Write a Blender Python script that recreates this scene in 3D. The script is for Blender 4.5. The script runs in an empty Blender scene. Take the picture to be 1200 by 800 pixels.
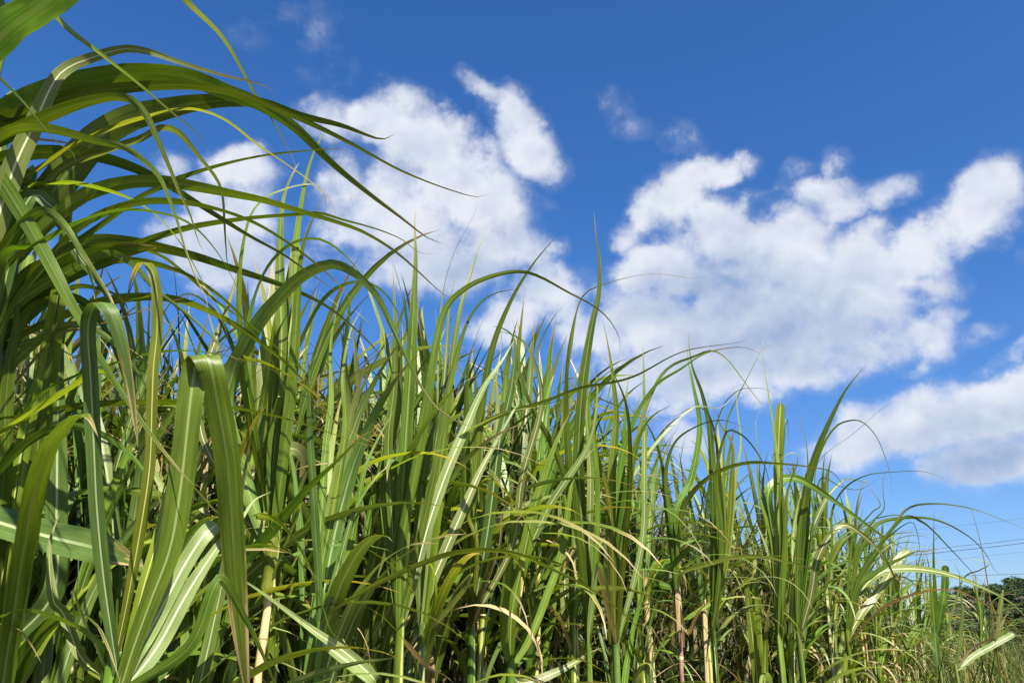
import bpy, math, random
import numpy as np
from mathutils import Vector, Matrix
R = math.radians
random.seed(11); rng = np.random.default_rng(11)
S = bpy.context.scene
C = S.collection

# ------------------------------------------------------------------ camera
FPX = 1000.0                      # focal length in pixels of the 1200 x 800 photograph
CAMH = 1.5; PITCH = R(20.6)
cam = bpy.data.objects.new('camera', bpy.data.cameras.new('camera')); C.objects.link(cam)
cam.data.sensor_width = 36.0; cam.data.lens = 36.0*FPX/1200
cam.data.clip_start = 0.05; cam.data.clip_end = 5000
cam.location = (0, 0, CAMH); cam.rotation_euler = (math.pi/2+PITCH, 0, 0)
S.camera = cam
CF = np.array([0, math.cos(PITCH), math.sin(PITCH)]); CU = np.array([0, -math.sin(PITCH), math.cos(PITCH)]); CR = np.array([1., 0, 0])
CP = np.array([0, 0, CAMH])
def at(x, y, d):                  # a point of the place that the photograph shows at x, y, d metres ahead
    return CP + d*(CF + CR*(x-600)/FPX + CU*(400-y)/FPX)
def azel(x, y):
    v = at(x, y, 1)-CP; v /= np.linalg.norm(v)
    return math.degrees(math.atan2(v[0], v[1])), math.degrees(math.asin(v[2]))
def hgt(dist, y):                 # height seen at picture row y at ground distance dist straight ahead
    return CAMH + dist*math.tan(PITCH+math.atan((400-y)/FPX))

# ------------------------------------------------------------------ light
SUN_EL, SUN_AZ = R(47), R(150)    # azimuth clockwise from +Y (the view direction): behind the camera, to the right
sun = bpy.data.objects.new('sun', bpy.data.lights.new('sun', 'SUN')); C.objects.link(sun)
sun.data.energy = 5.0; sun.data.angle = R(0.53); sun.data.color = (1, .93, .80)
sd = Vector((math.sin(SUN_AZ)*math.cos(SUN_EL), math.cos(SUN_AZ)*math.cos(SUN_EL), math.sin(SUN_EL)))
sun.rotation_euler = sd.to_track_quat('Z', 'Y').to_euler(); sun.location = (3, -6, 9)
S.view_settings.view_transform = 'Standard'; S.view_settings.look = 'None'
S.view_settings.exposure = 1.46; S.view_settings.gamma = 1.0

class NT:                         # short hand for node trees
    def __init__(s, t): s.t = t; s.n = t.nodes; s.l = t.links
    def new(s, typ, **kw):
        n = s.n.new(typ)
        for k, v in kw.items(): setattr(n, k, v)
        return n
    def put(s, sock, v):
        if hasattr(v, 'is_output') or isinstance(v, bpy.types.NodeSocket): s.l.new(v, sock)
        elif v is not None: sock.default_value = v
    def math(s, op, a, b=None, c=None, clamp=False):
        n = s.new('ShaderNodeMath', operation=op, use_clamp=clamp)
        for i, v in enumerate((a, b, c)):
            if v is not None: s.put(n.inputs[i], v)
        return n.outputs[0]
    def smooth(s, v, lo, hi, a=0., b=1.):
        n = s.new('ShaderNodeMapRange', interpolation_type='SMOOTHSTEP')
        for i, q in enumerate((v, lo, hi, a, b)): s.put(n.inputs[i], q)
        return n.outputs[0]
    def mix(s, f, a, b, mode='MIX'):
        n = s.new('ShaderNodeMix', data_type='RGBA', blend_type=mode)
        s.put(n.inputs[0], f); s.put(n.inputs[6], a); s.put(n.inputs[7], b)
        return n.outputs[2]
    def noise(s, vec, scale, detail=4, rough=.5, dim='3D'):
        n = s.new('ShaderNodeTexNoise', noise_dimensions=dim)
        s.put(n.inputs['Vector'], vec); n.inputs['Scale'].default_value = scale
        n.inputs['Detail'].default_value = detail; n.inputs['Roughness'].default_value = rough
        return n
    def vmath(s, op, a, b=None):
        n = s.new('ShaderNodeVectorMath', operation=op)
        s.put(n.inputs[0], a)
        if b is not None: s.put(n.inputs[3] if op == 'SCALE' else n.inputs[1], b)
        return n.outputs[1] if op in ('LENGTH', 'DOT_PRODUCT') else n.outputs[0]
def rgb(r, g, b): return (r, g, b, 1.0)

# ------------------------------------------------------------------ sky
W = bpy.data.worlds.new('World'); S.world = W; W.use_nodes = True
w = NT(W.node_tree); w.n.clear()
sky = w.new('ShaderNodeTexSky', sky_type='NISHITA', sun_disc=False, sun_elevation=SUN_EL, sun_rotation=SUN_AZ,
            altitude=0, air_density=1.0, dust_density=1.1, ozone_density=3.2)
hs = w.new('ShaderNodeHueSaturation'); w.put(hs.inputs['Color'], sky.outputs[0])
hs.inputs['Saturation'].default_value = 1.28; hs.inputs['Value'].default_value = 1.0
gam = w.new('ShaderNodeGamma'); w.put(gam.inputs[0], hs.outputs[0]); gam.inputs[1].default_value = 1.0
clear = w.mix(1.0, gam.outputs[0], rgb(1.0, 1.05, 1.27), 'MULTIPLY')
geo = w.new('ShaderNodeTexCoord').outputs['Generated']
D = w.vmath('NORMALIZE', geo)
sx = w.new('ShaderNodeSeparateXYZ'); w.put(sx.inputs[0], D)
deg = 180/math.pi
az = w.math('MULTIPLY', w.math('ARCTAN2', sx.outputs[0], sx.outputs[1]), deg)
el = w.math('MULTIPLY', w.math('ARCSINE', sx.outputs[2]), deg)
wn = w.noise(D, 9.0, 5, .55)
wv = w.vmath('SCALE', w.vmath('SUBTRACT', wn.outputs['Color'], (.5, .5, .5)), 5.0)
cmb = w.new('ShaderNodeCombineXYZ'); w.put(cmb.inputs[0], az); w.put(cmb.inputs[1], el)
P0 = w.vmath('ADD', cmb.outputs[0], wv)
P0 = w.vmath('MULTIPLY', P0, (1, 1, 0))
# clouds: where each heap of cloud stands in the sky (picture x, y, radii, tilt, weight)
CL = [(447,150,50,36,0,1),(500,180,85,55,-30,1.1),(560,235,75,60,-30,1.1),(592,285,54,40,-15,1),(480,250,80,65,0,1.05),(530,305,95,45,0,.9),
 (402,235,30,55,0,.7),(385,140,34,26,0,.45),(636,282,22,18,0,.5),
 (570,112,36,20,-35,.8),(600,138,46,34,-35,.9),(620,170,46,36,-35,.9),
 (288,198,44,32,0,.9),(278,240,58,42,0,.9),(262,288,66,38,0,.9),(205,195,24,20,0,.3),(310,315,50,30,0,.7),(370,260,40,40,0,.35),
 (640,350,52,40,0,.9),(590,378,50,28,0,.85),(690,400,50,24,0,.5),(560,520,60,40,0,.7),(420,500,50,30,0,.5),(250,510,60,40,0,.6),(800,520,40,25,0,.6),
 (820,206,52,34,5,.9),(858,198,36,26,0,.85),(790,240,55,40,10,.9),(756,262,32,20,0,.6),(750,318,38,32,0,.9),(790,310,60,55,0,1),(850,285,65,50,0,1),
 (930,300,85,62,0,1.1),(1000,330,115,72,0,1.15),(960,385,125,70,0,1.1),(880,385,120,75,0,1.1),(820,425,130,60,0,1),(1040,392,70,34,-10,.9),
 (940,430,85,26,0,.8),(1085,285,95,40,18,1),(1155,240,55,38,25,1),(1178,212,34,18,20,.7),(975,234,52,30,0,.8),(1030,224,34,24,0,.6),(760,380,95,55,0,.95),(700,345,40,30,0,.3),
 (1150,480,105,42,8,1.1),(1080,490,95,40,8,1.05),(1015,508,60,32,15,.9),(1135,530,75,36,0,.9),(1210,450,60,28,0,1),(1230,520,90,30,10,.8),(985,528,45,26,0,.7),
 (1190,418,42,12,10,.6),(1100,372,34,14,0,.5),(1150,392,30,12,0,.35),
 (765,148,42,12,-25,.08),(940,200,20,18,40,.3),(985,185,14,22,0,.27),(328,34,30,14,0,.04),(385,82,26,16,0,.10),
 (1350,250,110,60,0,1),(-90,260,120,50,0,.9),(1330,140,80,30,0,.6),(-160,80,90,40,0,.8)]
HOLE = [(905,252,26,15,20,.5),(768,268,26,14,0,.35),(1010,300,10,8,0,.2),(800,345,14,12,0,.3),(1065,345,30,14,0,.3)]
last = [None]
def blob(x, y, rx, ry, rot, wgt):
    p = P0
    if last[0] is not None:        # each blob waits for the one before: keeps the shader's stack small
        n = w.new('ShaderNodeVectorMath', operation='MULTIPLY_ADD'); w.put(n.inputs[0], last[0]); n.inputs[1].default_value = (1e-6, 1e-6, 0); w.put(n.inputs[2], P0); p = n.outputs[0]
    a, e = azel(x, y)
    q = ((x-600)**2+(y-400)**2)/FPX**2
    k = deg/FPX/math.sqrt(1+q)
    mp = w.new('ShaderNodeMapping', vector_type='TEXTURE')
    w.put(mp.inputs[0], p)
    mp.inputs['Location'].default_value = (a, e, 0)
    mp.inputs['Rotation'].default_value = (0, 0, R(rot))
    mp.inputs['Scale'].default_value = (rx*k/math.cos(R(e))*1.09, ry*k*1.09, 1)
    r = w.vmath('DOT_PRODUCT', mp.outputs[0], mp.outputs[0])
    return w.math('MULTIPLY', w.math('SUBTRACT', 1.0, r), wgt)
F = None
for c in CL:
    b = blob(*c)
    if F is None: F = b
    else:
        n = w.new('ShaderNodeMath', operation='SMOOTH_MAX'); w.put(n.inputs[0], F); w.put(n.inputs[1], b); n.inputs[2].default_value = .22; F = n.outputs[0]
    last[0] = F
for c in HOLE: F = w.math('SUBTRACT', F, w.math('MAXIMUM', blob(*c), 0.0)); last[0] = F
# the rest of the dome goes on with the same kind of broken cumulus
gen = w.noise(D, 2.6, 3, .5)
away = w.smooth(w.math('ABSOLUTE', az), 42., 55.)
away = w.math('MAXIMUM', away, w.smooth(el, 48., 58.))
Fg = w.math('MULTIPLY', w.math('SUBTRACT', gen.outputs[0], .53), 4.0)
Fg = w.math('SUBTRACT', Fg, w.math('MULTIPLY', w.math('SUBTRACT', 1.0, away), 3.0))
F = w.math('MAXIMUM', F, Fg)
f1 = w.noise(D, 22.0, 10, .62)
f2 = w.noise(D, 5.0, 2, .5)
lf = w.vmath('ADD', D, (sd.x*.014-.010, sd.y*.0, .016))
f1b = w.noise(lf, 9.0, 4, .5); f1c = w.noise(D, 9.0, 4, .5)
T = w.math('ADD', F, w.math('MULTIPLY', w.math('SUBTRACT', f1.outputs[0], .5), 1.65))
T = w.math('ADD', T, w.math('MULTIPLY', w.math('SUBTRACT', f2.outputs[0], .5), .35))
vo = w.new('ShaderNodeTexVoronoi', feature='SMOOTH_F1'); w.put(vo.inputs['Vector'], w.vmath('ADD', D, w.vmath('SCALE', w.vmath('SUBTRACT', f1.outputs['Color'], (.5, .5, .5)), .05))); vo.inputs['Scale'].default_value = 24.0; vo.inputs['Smoothness'].default_value = .35
T = w.math('ADD', T, w.math('MULTIPLY', w.math('SUBTRACT', .42, vo.outputs['Distance']), .65))
alpha = w.math('MAXIMUM', w.smooth(T, -.10, .82), w.math('MULTIPLY', w.smooth(T, -.30, .3), .14))
thick = w.smooth(T, .35, 1.15)
relief = w.math('SUBTRACT', f1c.outputs[0], f1b.outputs[0])
lum = w.math('ADD', w.math('MULTIPLY', relief, 2.8), .86)
GREY = [(850,350,120,60,0,.9),(960,400,120,40,0,.6),(1150,530,110,30,8,1.0),(1100,500,100,25,8,.5),(540,330,110,28,0,.6),(820,430,110,40,0,.5),(270,290,60,30,0,.5)]
G = None
for c in GREY:
    b = w.math('MAXIMUM', blob(*c), 0.0); G = b if G is None else w.math('ADD', G, b); last[0] = G
lum = w.math('SUBTRACT', lum, w.math('MULTIPLY', G, .75))
lum = w.math('SUBTRACT', lum, w.math('MULTIPLY', thick, .05), clamp=True)
cc = w.mix(lum, rgb(2.7, 3.5, 5.0), rgb(6.0, 6.25, 6.8))
alpha = w.math('MULTIPLY', alpha, .96)
alpha = w.math('MULTIPLY', alpha, w.smooth(el, 1., 7.))
col = w.mix(alpha, clear, cc)
bg = w.new('ShaderNodeBackground'); w.put(bg.inputs[0], col); bg.inputs[1].default_value = 0.051
wo = w.new('ShaderNodeOutputWorld'); w.l.new(bg.outputs[0], wo.inputs[0])
W.cycles.sampling_method = 'MANUAL'; W.cycles.sample_map_resolution = 512

# ------------------------------------------------------------------ materials
def material(name):
    m = bpy.data.materials.new(name); m.use_nodes = True
    t = NT(m.node_tree); t.n.clear()
    o = t.new('ShaderNodeOutputMaterial')
    return m, t, o
def leaf_material(name, c1, c2, rib, trans, tmix=.38, dry=.25, rough=.38, spec=.36):
    m, t, o = material(name)
    uv = t.new('ShaderNodeTexCoord').outputs['UV']
    s = t.new('ShaderNodeSeparateXYZ'); t.put(s.inputs[0], uv); u, v = s.outputs[0], s.outputs[1]
    rnd = t.new('ShaderNodeObjectInfo').outputs['Random']
    off = t.new('ShaderNodeCombineXYZ'); t.put(off.inputs[2], t.math('MULTIPLY', rnd, 90.))
    base = t.vmath('ADD', uv, off.outputs[0])
    st = t.noise(t.vmath('MULTIPLY', base, (34, 1.6, 1)), 1.0, 4, .6)          # veins along the blade
    fine = t.new('ShaderNodeTexWave', wave_type='BANDS', bands_direction='X'); t.put(fine.inputs[0], uv)
    fine.inputs['Scale'].default_value = 9.0; fine.inputs['Distortion'].default_value = 1.5
    bl = t.noise(t.vmath('MULTIPLY', base, (3, 7, 1)), 1.0, 3, .55)            # broad blotches
    k = t.math('ADD', t.math('MULTIPLY', st.outputs[0], .6), t.math('MULTIPLY', bl.outputs[0], .55), clamp=True)
    colr = t.mix(t.smooth(k, .35, .8), c1, c2)
    hv = t.new('ShaderNodeHueSaturation'); t.put(hv.inputs['Color'], colr)
    t.put(hv.inputs['Hue'], t.math('ADD', t.math('MULTIPLY', rnd, .05), .475))
    t.put(hv.inputs['Value'], t.math('ADD', t.math('MULTIPLY', t.math('FRACT', t.math('MULTIPLY', rnd, 7.3)), .75), .54))
    colr = t.mix(t.math('MULTIPLY', fine.outputs[0], .16), hv.outputs[0], rgb(c2[0]*1.6, c2[1]*1.6, c2[2]*1.5))
    du = t.math('ABSOLUTE', t.math('SUBTRACT', u, .5))
    bk = t.new('ShaderNodeNewGeometry').outputs['Backfacing']
    ribm = t.math('MULTIPLY', t.smooth(du, .07, .03), t.smooth(v, .96, .45))
    ribm = t.math('MULTIPLY', ribm, t.math('SUBTRACT', 1.0, t.math('MULTIPLY', bk, .6)))
    colr = t.mix(t.math('MULTIPLY', ribm, .85), colr, rib)
    # drying: tips and margins go straw coloured, with a rusty border
    e = t.math('ADD', t.math('MULTIPLY', du, .55), t.math('MULTIPLY', t.math('POWER', v, 3.0), .9))
    e = t.math('ADD', e, t.math('MULTIPLY', t.math('SUBTRACT', t.noise(t.vmath('MULTIPLY', base, (5, 9, 1)), 1.0, 3, .6).outputs[0], .5), 1.1))
    e = t.math('ADD', e, t.math('MULTIPLY', t.math('FRACT', t.math('MULTIPLY', rnd, 13.7)), .22))
    dm = t.smooth(e, 1.12-dry, 1.3-dry); dm0 = t.smooth(e, 1.0-dry, 1.18-dry)
    colr = t.mix(t.math('MULTIPLY', dm0, .6), colr, rgb(.19, .145, .03))
    colr = t.mix(dm, colr, rgb(.34, .26, .14))
    sp = t.new('ShaderNodeTexVoronoi'); t.put(sp.inputs['Vector'], t.vmath('MULTIPLY', base, (9, 70, 1))); sp.inputs['Scale'].default_value = 1.0
    spm = t.math('MULTIPLY', t.smooth(sp.outputs[0], .16, .05), t.smooth(bl.outputs[0], .55, .68))
    colr = t.mix(t.math('MULTIPLY', spm, .7), colr, rgb(.13, .07, .02))
    p = t.new('ShaderNodeBsdfPrincipled'); t.put(p.inputs['Base Color'], colr)
    p.inputs['Roughness'].default_value = rough; p.inputs['Specular IOR Level'].default_value = spec
    bump = t.new('ShaderNodeBump'); bump.inputs['Strength'].default_value = .35; bump.inputs['Distance'].default_value = .002
    t.put(bump.inputs['Height'], t.math('ADD', st.outputs[0], t.math('MULTIPLY', ribm, -.8))); t.put(p.inputs['Normal'], bump.outputs[0])
    tr = t.new('ShaderNodeBsdfTranslucent'); t.put(tr.inputs[0], t.mix(1.0, colr, trans, 'MULTIPLY'))
    mx = t.new('ShaderNodeMixShader'); t.put(mx.inputs[0], t.math('MULTIPLY', t.math('SUBTRACT', 1.0, t.math('MULTIPLY', ribm, .7)), tmix))
    t.l.new(p.outputs[0], mx.inputs[1]); t.l.new(tr.outputs[0], mx.inputs[2]); t.l.new(mx.outputs[0], o.inputs[0])
    return m
M = {}
M['g'] = leaf_material('leaf_green', rgb(.022, .054, .005), rgb(.135, .212, .022), rgb(.22, .28, .09), rgb(1.9, 1.9, .4), .20)
M['b'] = leaf_material('leaf_grey_green', rgb(.034, .074, .014), rgb(.150, .222, .050), rgb(.34, .40, .20), rgb(1.8, 1.9, .6), .20, .2)
M['y'] = leaf_material('leaf_yellow_green', rgb(.085, .125, .008), rgb(.215, .270, .030), rgb(.42, .46, .16), rgb(1.7, 1.6, .5), .42, .33)
M['p'] = leaf_material('leaf_pale_green', rgb(.12, .165, .034), rgb(.25, .30, .085), rgb(.55, .56, .36), rgb(1.4, 1.5, .7), .34, .18)
M['w'] = leaf_material('leaf_pale_brightened', rgb(.14, .20, .055), rgb(.25, .31, .12), rgb(.62, .62, .42), rgb(1.3, 1.4, .7), .25, .1)  # pale ribbed leaves, colour brightened to read as sunlit
M['t'] = leaf_material('leaf_dry_straw', rgb(.22, .16, .07), rgb(.44, .35, .19), rgb(.55, .46, .28), rgb(1.2, 1.0, .6), .25, .5, .6, .3)
def stalk_material(name, a, b, ring, bloom):
    m, t, o = material(name)
    uv = t.new('ShaderNodeTexCoord').outputs['UV']
    s = t.new('ShaderNodeSeparateXYZ'); t.put(s.inputs[0], uv)
    pos = t.new('ShaderNodeTexCoord').outputs['Object']
    n = t.noise(t.vmath('MULTIPLY', pos, (60, 60, 5)), 1.0, 5, .6)
    n2 = t.noise(pos, 9.0, 3, .5)
    c = t.mix(t.smooth(n.outputs[0], .3, .7), a, b)
    c = t.mix(t.smooth(n2.outputs[0], .45, .65), c, bloom)
    f = t.math('FRACT', s.outputs[1])
    c = t.mix(t.smooth(f, .86, .96), c, ring)
    c = t.mix(t.math('MULTIPLY', t.smooth(f, .06, .0), .8), c, rgb(.10, .06, .025))
    p = t.new('ShaderNodeBsdfPrincipled'); t.put(p.inputs['Base Color'], c); p.inputs['Roughness'].default_value = .45
    bm = t.new('ShaderNodeBump'); bm.inputs['Strength'].default_value = .3; bm.inputs['Distance'].default_value = .002
    t.put(bm.inputs['Height'], n.outputs[0]); t.put(p.inputs['Normal'], bm.outputs[0])
    t.l.new(p.outputs[0], o.inputs[0]); return m
M['sy'] = stalk_material('stalk_yellow_green', rgb(.26, .27, .06), rgb(.40, .38, .10), rgb(.50, .45, .18), rgb(.36, .38, .15))
M['st'] = stalk_material('stalk_tan', rgb(.42, .29, .13), rgb(.58, .43, .22), rgb(.35, .36, .16), rgb(.50, .36, .18))
M['sp'] = stalk_material('stalk_purple', rgb(.15, .07, .055), rgb(.24, .13, .09), rgb(.45, .40, .24), rgb(.27, .17, .13))
M['sg'] = stalk_material('stalk_waxy_green', rgb(.15, .20, .06), rgb(.26, .32, .14), rgb(.45, .42, .2), rgb(.34, .40, .27))
def plain(name, a, b, scale=3., rough=.9, det=6, vec='Object', spec=.2, bump=0):
    m, t, o = material(name)
    pos = t.new('ShaderNodeTexCoord').outputs[vec]
    n = t.noise(pos, scale, det, .6)
    rnd = t.new('ShaderNodeObjectInfo').outputs['Random']
    c = t.mix(t.smooth(n.outputs[0], .33, .68), a, b)
    hv = t.new('ShaderNodeHueSaturation'); t.put(hv.inputs['Color'], c); t.put(hv.inputs['Value'], t.math('ADD', t.math('MULTIPLY', rnd, .5), .75))
    p = t.new('ShaderNodeBsdfPrincipled'); t.put(p.inputs['Base Color'], hv.outputs[0]); p.inputs['Roughness'].default_value = rough
    p.inputs['Specular IOR Level'].default_value = spec
    if bump:
        bm = t.new('ShaderNodeBump'); bm.inputs['Distance'].default_value = bump; t.put(bm.inputs['Height'], n.outputs[0]); t.put(p.inputs['Normal'], bm.outputs[0])
    t.l.new(p.outputs[0], o.inputs[0]); return m
def blade_material(name, a, b, c3):           # masses of small blades: colour changes from blade to blade
    m, t, o = material(name)
    uv = t.new('ShaderNodeTexCoord').outputs['UV']
    s = t.new('ShaderNodeSeparateXYZ'); t.put(s.inputs[0], uv)
    wn_ = t.new('ShaderNodeTexWhiteNoise', noise_dimensions='1D'); t.put(wn_.inputs['W'], t.math('FLOOR', s.outputs[0]))
    r = wn_.outputs['Value']
    c = t.mix(t.smooth(r, .0, .8), a, b); c = t.mix(t.smooth(r, .78, .86), c, c3)
    p = t.new('ShaderNodeBsdfPrincipled'); t.put(p.inputs['Base Color'], c); p.inputs['Roughness'].default_value = .5; p.inputs['Specular IOR Level'].default_value = .35
    tr = t.new('ShaderNodeBsdfTranslucent'); t.put(tr.inputs[0], t.mix(1.0, c, rgb(1.6, 1.6, .6), 'MULTIPLY'))
    mx = t.new('ShaderNodeMixShader'); mx.inputs[0].default_value = .35
    t.l.new(p.outputs[0], mx.inputs[1]); t.l.new(tr.outputs[0], mx.inputs[2]); t.l.new(mx.outputs[0], o.inputs[0]); return m
M['soil'] = plain('soil_and_stubble', rgb(.045, .035, .02), rgb(.07, .07, .03), 1.2, bump=.03)
M['hill'] = plain('hill_scrub_and_earth', rgb(.016, .026, .010), rgb(.055, .045, .022), .06, vec='Object')
M['bark'] = plain('bark', rgb(.09, .07, .05), rgb(.16, .13, .09), 4.)
M['crown'] = plain('tree_leaves', rgb(.022, .045, .016), rgb(.055, .085, .028), .5)
M['wire'] = plain('wire_dark', rgb(.02, .02, .022), rgb(.03, .03, .03), 2., .6)
M['under'] = blade_material('undergrowth_blades', rgb(.008, .018, .003), rgb(.050, .085, .014), rgb(.12, .095, .035))  # blade colours darkened to stand in for shade in the gaps
M['straw'] = blade_material('dry_blades', rgb(.20, .15, .065), rgb(.40, .32, .17), rgb(.12, .07, .03))
M['weed'] = blade_material('weed_blades', rgb(.020, .042, .007), rgb(.105, .140, .022), rgb(.24, .19, .07))

# ------------------------------------------------------------------ mesh helpers
def mesh(name, verts, faces, uvs, mat, smooth=True):
    me = bpy.data.meshes.new(name); me.from_pydata([tuple(map(float, v)) for v in verts], [], faces)
    if uvs is not None:
        lay = me.uv_layers.new(name='UVMap')
        idx = np.empty(len(me.loops), dtype=np.int32); me.loops.foreach_get('vertex_index', idx)
        lay.data.foreach_set('uv', np.asarray(uvs, dtype=np.float32)[idx].ravel())
    if smooth: me.polygons.foreach_set('use_smooth', [True]*len(me.polygons))
    me.materials.append(mat); return me
def link(name, me, parent=None, **props):
    o = bpy.data.objects.new(name, me); C.objects.link(o)
    if parent is not None: o.parent = parent
    for k, v in props.items(): o[k] = v
    return o
def thing(name, loc, label, cat, group=None, rz=0.):
    o = bpy.data.objects.new(name, None); C.objects.link(o); o.location = tuple(loc); o.rotation_euler = (0, 0, rz); o.empty_display_size = .1
    o['label'] = label; o['category'] = cat
    if group: o['group'] = group
    return o
def spline(pts, n):                # Catmull-Rom through pts, n samples evenly spread along its length
    P = np.array(pts, float); P = np.vstack([2*P[0]-P[1], P, 2*P[-1]-P[-2]])
    out = []
    for i in range(1, len(P)-2):
        for t in np.linspace(0, 1, 12, endpoint=False):
            a, b, c, d = P[i-1], P[i], P[i+1], P[i+2]
            out.append(.5*((2*b)+(-a+c)*t+(2*a-5*b+4*c-d)*t*t+(-a+3*b-3*c+d)*t**3))
    out.append(P[-2]); out = np.array(out)
    s = np.r_[0, np.cumsum(np.linalg.norm(np.diff(out, axis=0), axis=1))]
    q = np.linspace(0, s[-1], n)
    return np.stack([np.interp(q, s, out[:, k]) for k in range(out.shape[1])], 1), s[-1]
def profile(t, kind):
    if kind == 'blunt': return np.minimum(1, .45+2.2*t)*np.clip((1.01-t)*30, 0, 1)
    if kind == 'strap': return np.minimum(1, .5+2.0*t)*np.clip(1-np.maximum(0, (t-.72)/.28)**1.6, 0, 1)
    if kind == 'spear': return np.interp(t, [0, .15, .38, .6, .78, .91, 1], [.55, .88, 1, .86, .46, .17, 0])
    if kind == 'stock': return np.interp(t, [0, .15, .4, .6, .8, .92, 1], [.6, .95, 1, .85, .5, .2, 0])
    return np.interp(t, [0, .15, .35, .5, .65, .8, .92, 1], [.6, .97, 1, .74, .44, .22, .10, 0])
def ribbon(P, Wd, width, kind='taper', fold=.22, wave=.0, seed=0):
    """a cane leaf: keeled blade, five vertices across, along the curve P with width directions Wd"""
    r = np.random.default_rng(seed); n = len(P)
    t = np.linspace(0, 1, n); hw = profile(t, kind)*width*.5
    T = np.gradient(P, axis=0); T /= np.linalg.norm(T, axis=1)[:, None]+1e-12
    Wd = Wd-(Wd*T).sum(1)[:, None]*T; Wd /= np.linalg.norm(Wd, axis=1)[:, None]+1e-12
    N = np.cross(Wd, T)
    ph = r.uniform(0, 6.28, 4); fr = r.uniform(14, 26)
    fl = fold*(1-.6*t)
    V = []; U = []
    for k, a in enumerate((-1, -.5, 0, .5, 1)):
        wv = wave*width*np.sin(t*fr+ph[0 if a < 0 else 1])*abs(a)**2*(t > .05)+wave*.5*width*np.sin(t*fr*2.3+ph[2 if a < 0 else 3])*abs(a)**2
        curl = (abs(a)*fl - .35*fl*a*a)
        V.append(P+Wd*(a*hw*(1-.25*fl**2))[:, None]+N*(curl*hw+wv*np.minimum(1, hw/(width*.3)))[:, None])
        U.append(np.stack([np.full(n, .5+a*.5), t*(.6 if kind == 'blunt' else .9 if kind == 'spear' else 1.)], 1))
    V = np.stack(V, 1).reshape(-1, 3); U = np.stack(U, 1).reshape(-1, 2)
    Fc = [(i*5+k, i*5+k+1, i*5+k+6, i*5+k+5) for i in range(n-1) for k in range(4)]
    return V, Fc, U
def tube(P, rad, sides=8, uvy=None):
    P = np.array(P, float); n = len(P)
    T = np.gradient(P, axis=0); T /= np.linalg.norm(T, axis=1)[:, None]+1e-12
    ref = np.array([1., 0, 0]) if abs(T[0][0]) < .8 else np.array([0, 1., 0])
    A = np.cross(T, ref); A /= np.linalg.norm(A, axis=1)[:, None]; B = np.cross(T, A)
    rad = np.broadcast_to(rad, (n,)); th = np.linspace(0, 2*np.pi, sides, endpoint=False)
    V = (P[:, None]+rad[:, None, None]*(A[:, None]*np.cos(th)[None, :, None]+B[:, None]*np.sin(th)[None, :, None])).reshape(-1, 3)
    if uvy is None: uvy = np.linspace(0, 1, n)
    U = np.stack([np.tile(th/6.283, n), np.repeat(uvy, sides)], 1)
    Fc = [(i*sides+k, i*sides+(k+1) % sides, (i+1)*sides+(k+1) % sides, (i+1)*sides+k) for i in range(n-1) for k in range(sides)]
    Fc.append(tuple((n-1)*sides+k for k in range(sides)))
    return V, Fc, U
def cane_mesh(P0_, P1_, r0, r1, joint, mat, seed=0, bend=.03):
    """jointed cane from P0_ to P1_, with swollen nodes"""
    r = np.random.default_rng(seed)
    P0_, P1_ = np.array(P0_, float), np.array(P1_, float); L = np.linalg.norm(P1_-P0_)
    nj = max(2, int(L/joint)); rows = []; rr = []; vv = []
    side = np.array([r.normal(), r.normal(), 0]); side /= np.linalg.norm(side)
    for j in range(nj):
        for f, k in ((.02, 1.16), (.08, 1.0), (.5, .95), (.88, 1.0), (.96, 1.14)):
            s = (j+f)/nj; zig = (.004 if j % 2 else -.004)*math.sin(math.pi*f)
            rows.append(P0_+(P1_-P0_)*s+side*(bend*math.sin(math.pi*s)*L*.5+zig)); rr.append((r0+(r1-r0)*s)*k); vv.append(j+f)
    V, Fc, U = tube(rows, np.array(rr), 9, np.array(vv))
    return mesh('cane', V, Fc, U, mat)
def sheath_mesh(P0_, P1_, r0, r1, mat, seed=0):
    """leaf sheaths wrapped round the upper cane: a split, slightly open tube with ragged lips"""
    r = np.random.default_rng(seed); V = []; Fc = []; U = []; n = 9; m_ = 9
    P0_, P1_ = np.array(P0_, float), np.array(P1_, float); a0 = r.uniform(0, 6.28)
    for i in range(n):
        s = i/(n-1); c = P0_+(P1_-P0_)*s; rad = (r0+(r1-r0)*s)*(1+.12*math.sin(s*9+a0))
        for k in range(m_):
            a = a0+5.9*k/(m_-1)+.5*s; q = rad*(1+.13*k/(m_-1)); j = (r.normal()*.012 if i in (0, n-1) else 0)
            V.append(c+np.array([math.cos(a)*q, math.sin(a)*q, j])); U.append((k/(m_-1)*.9+.05, s*.7))
    for i in range(n-1):
        for k in range(m_-1): Fc.append((i*m_+k, i*m_+k+1, (i+1)*m_+k+1, (i+1)*m_+k))
    return mesh('sheath', V, Fc, U, mat)

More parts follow.
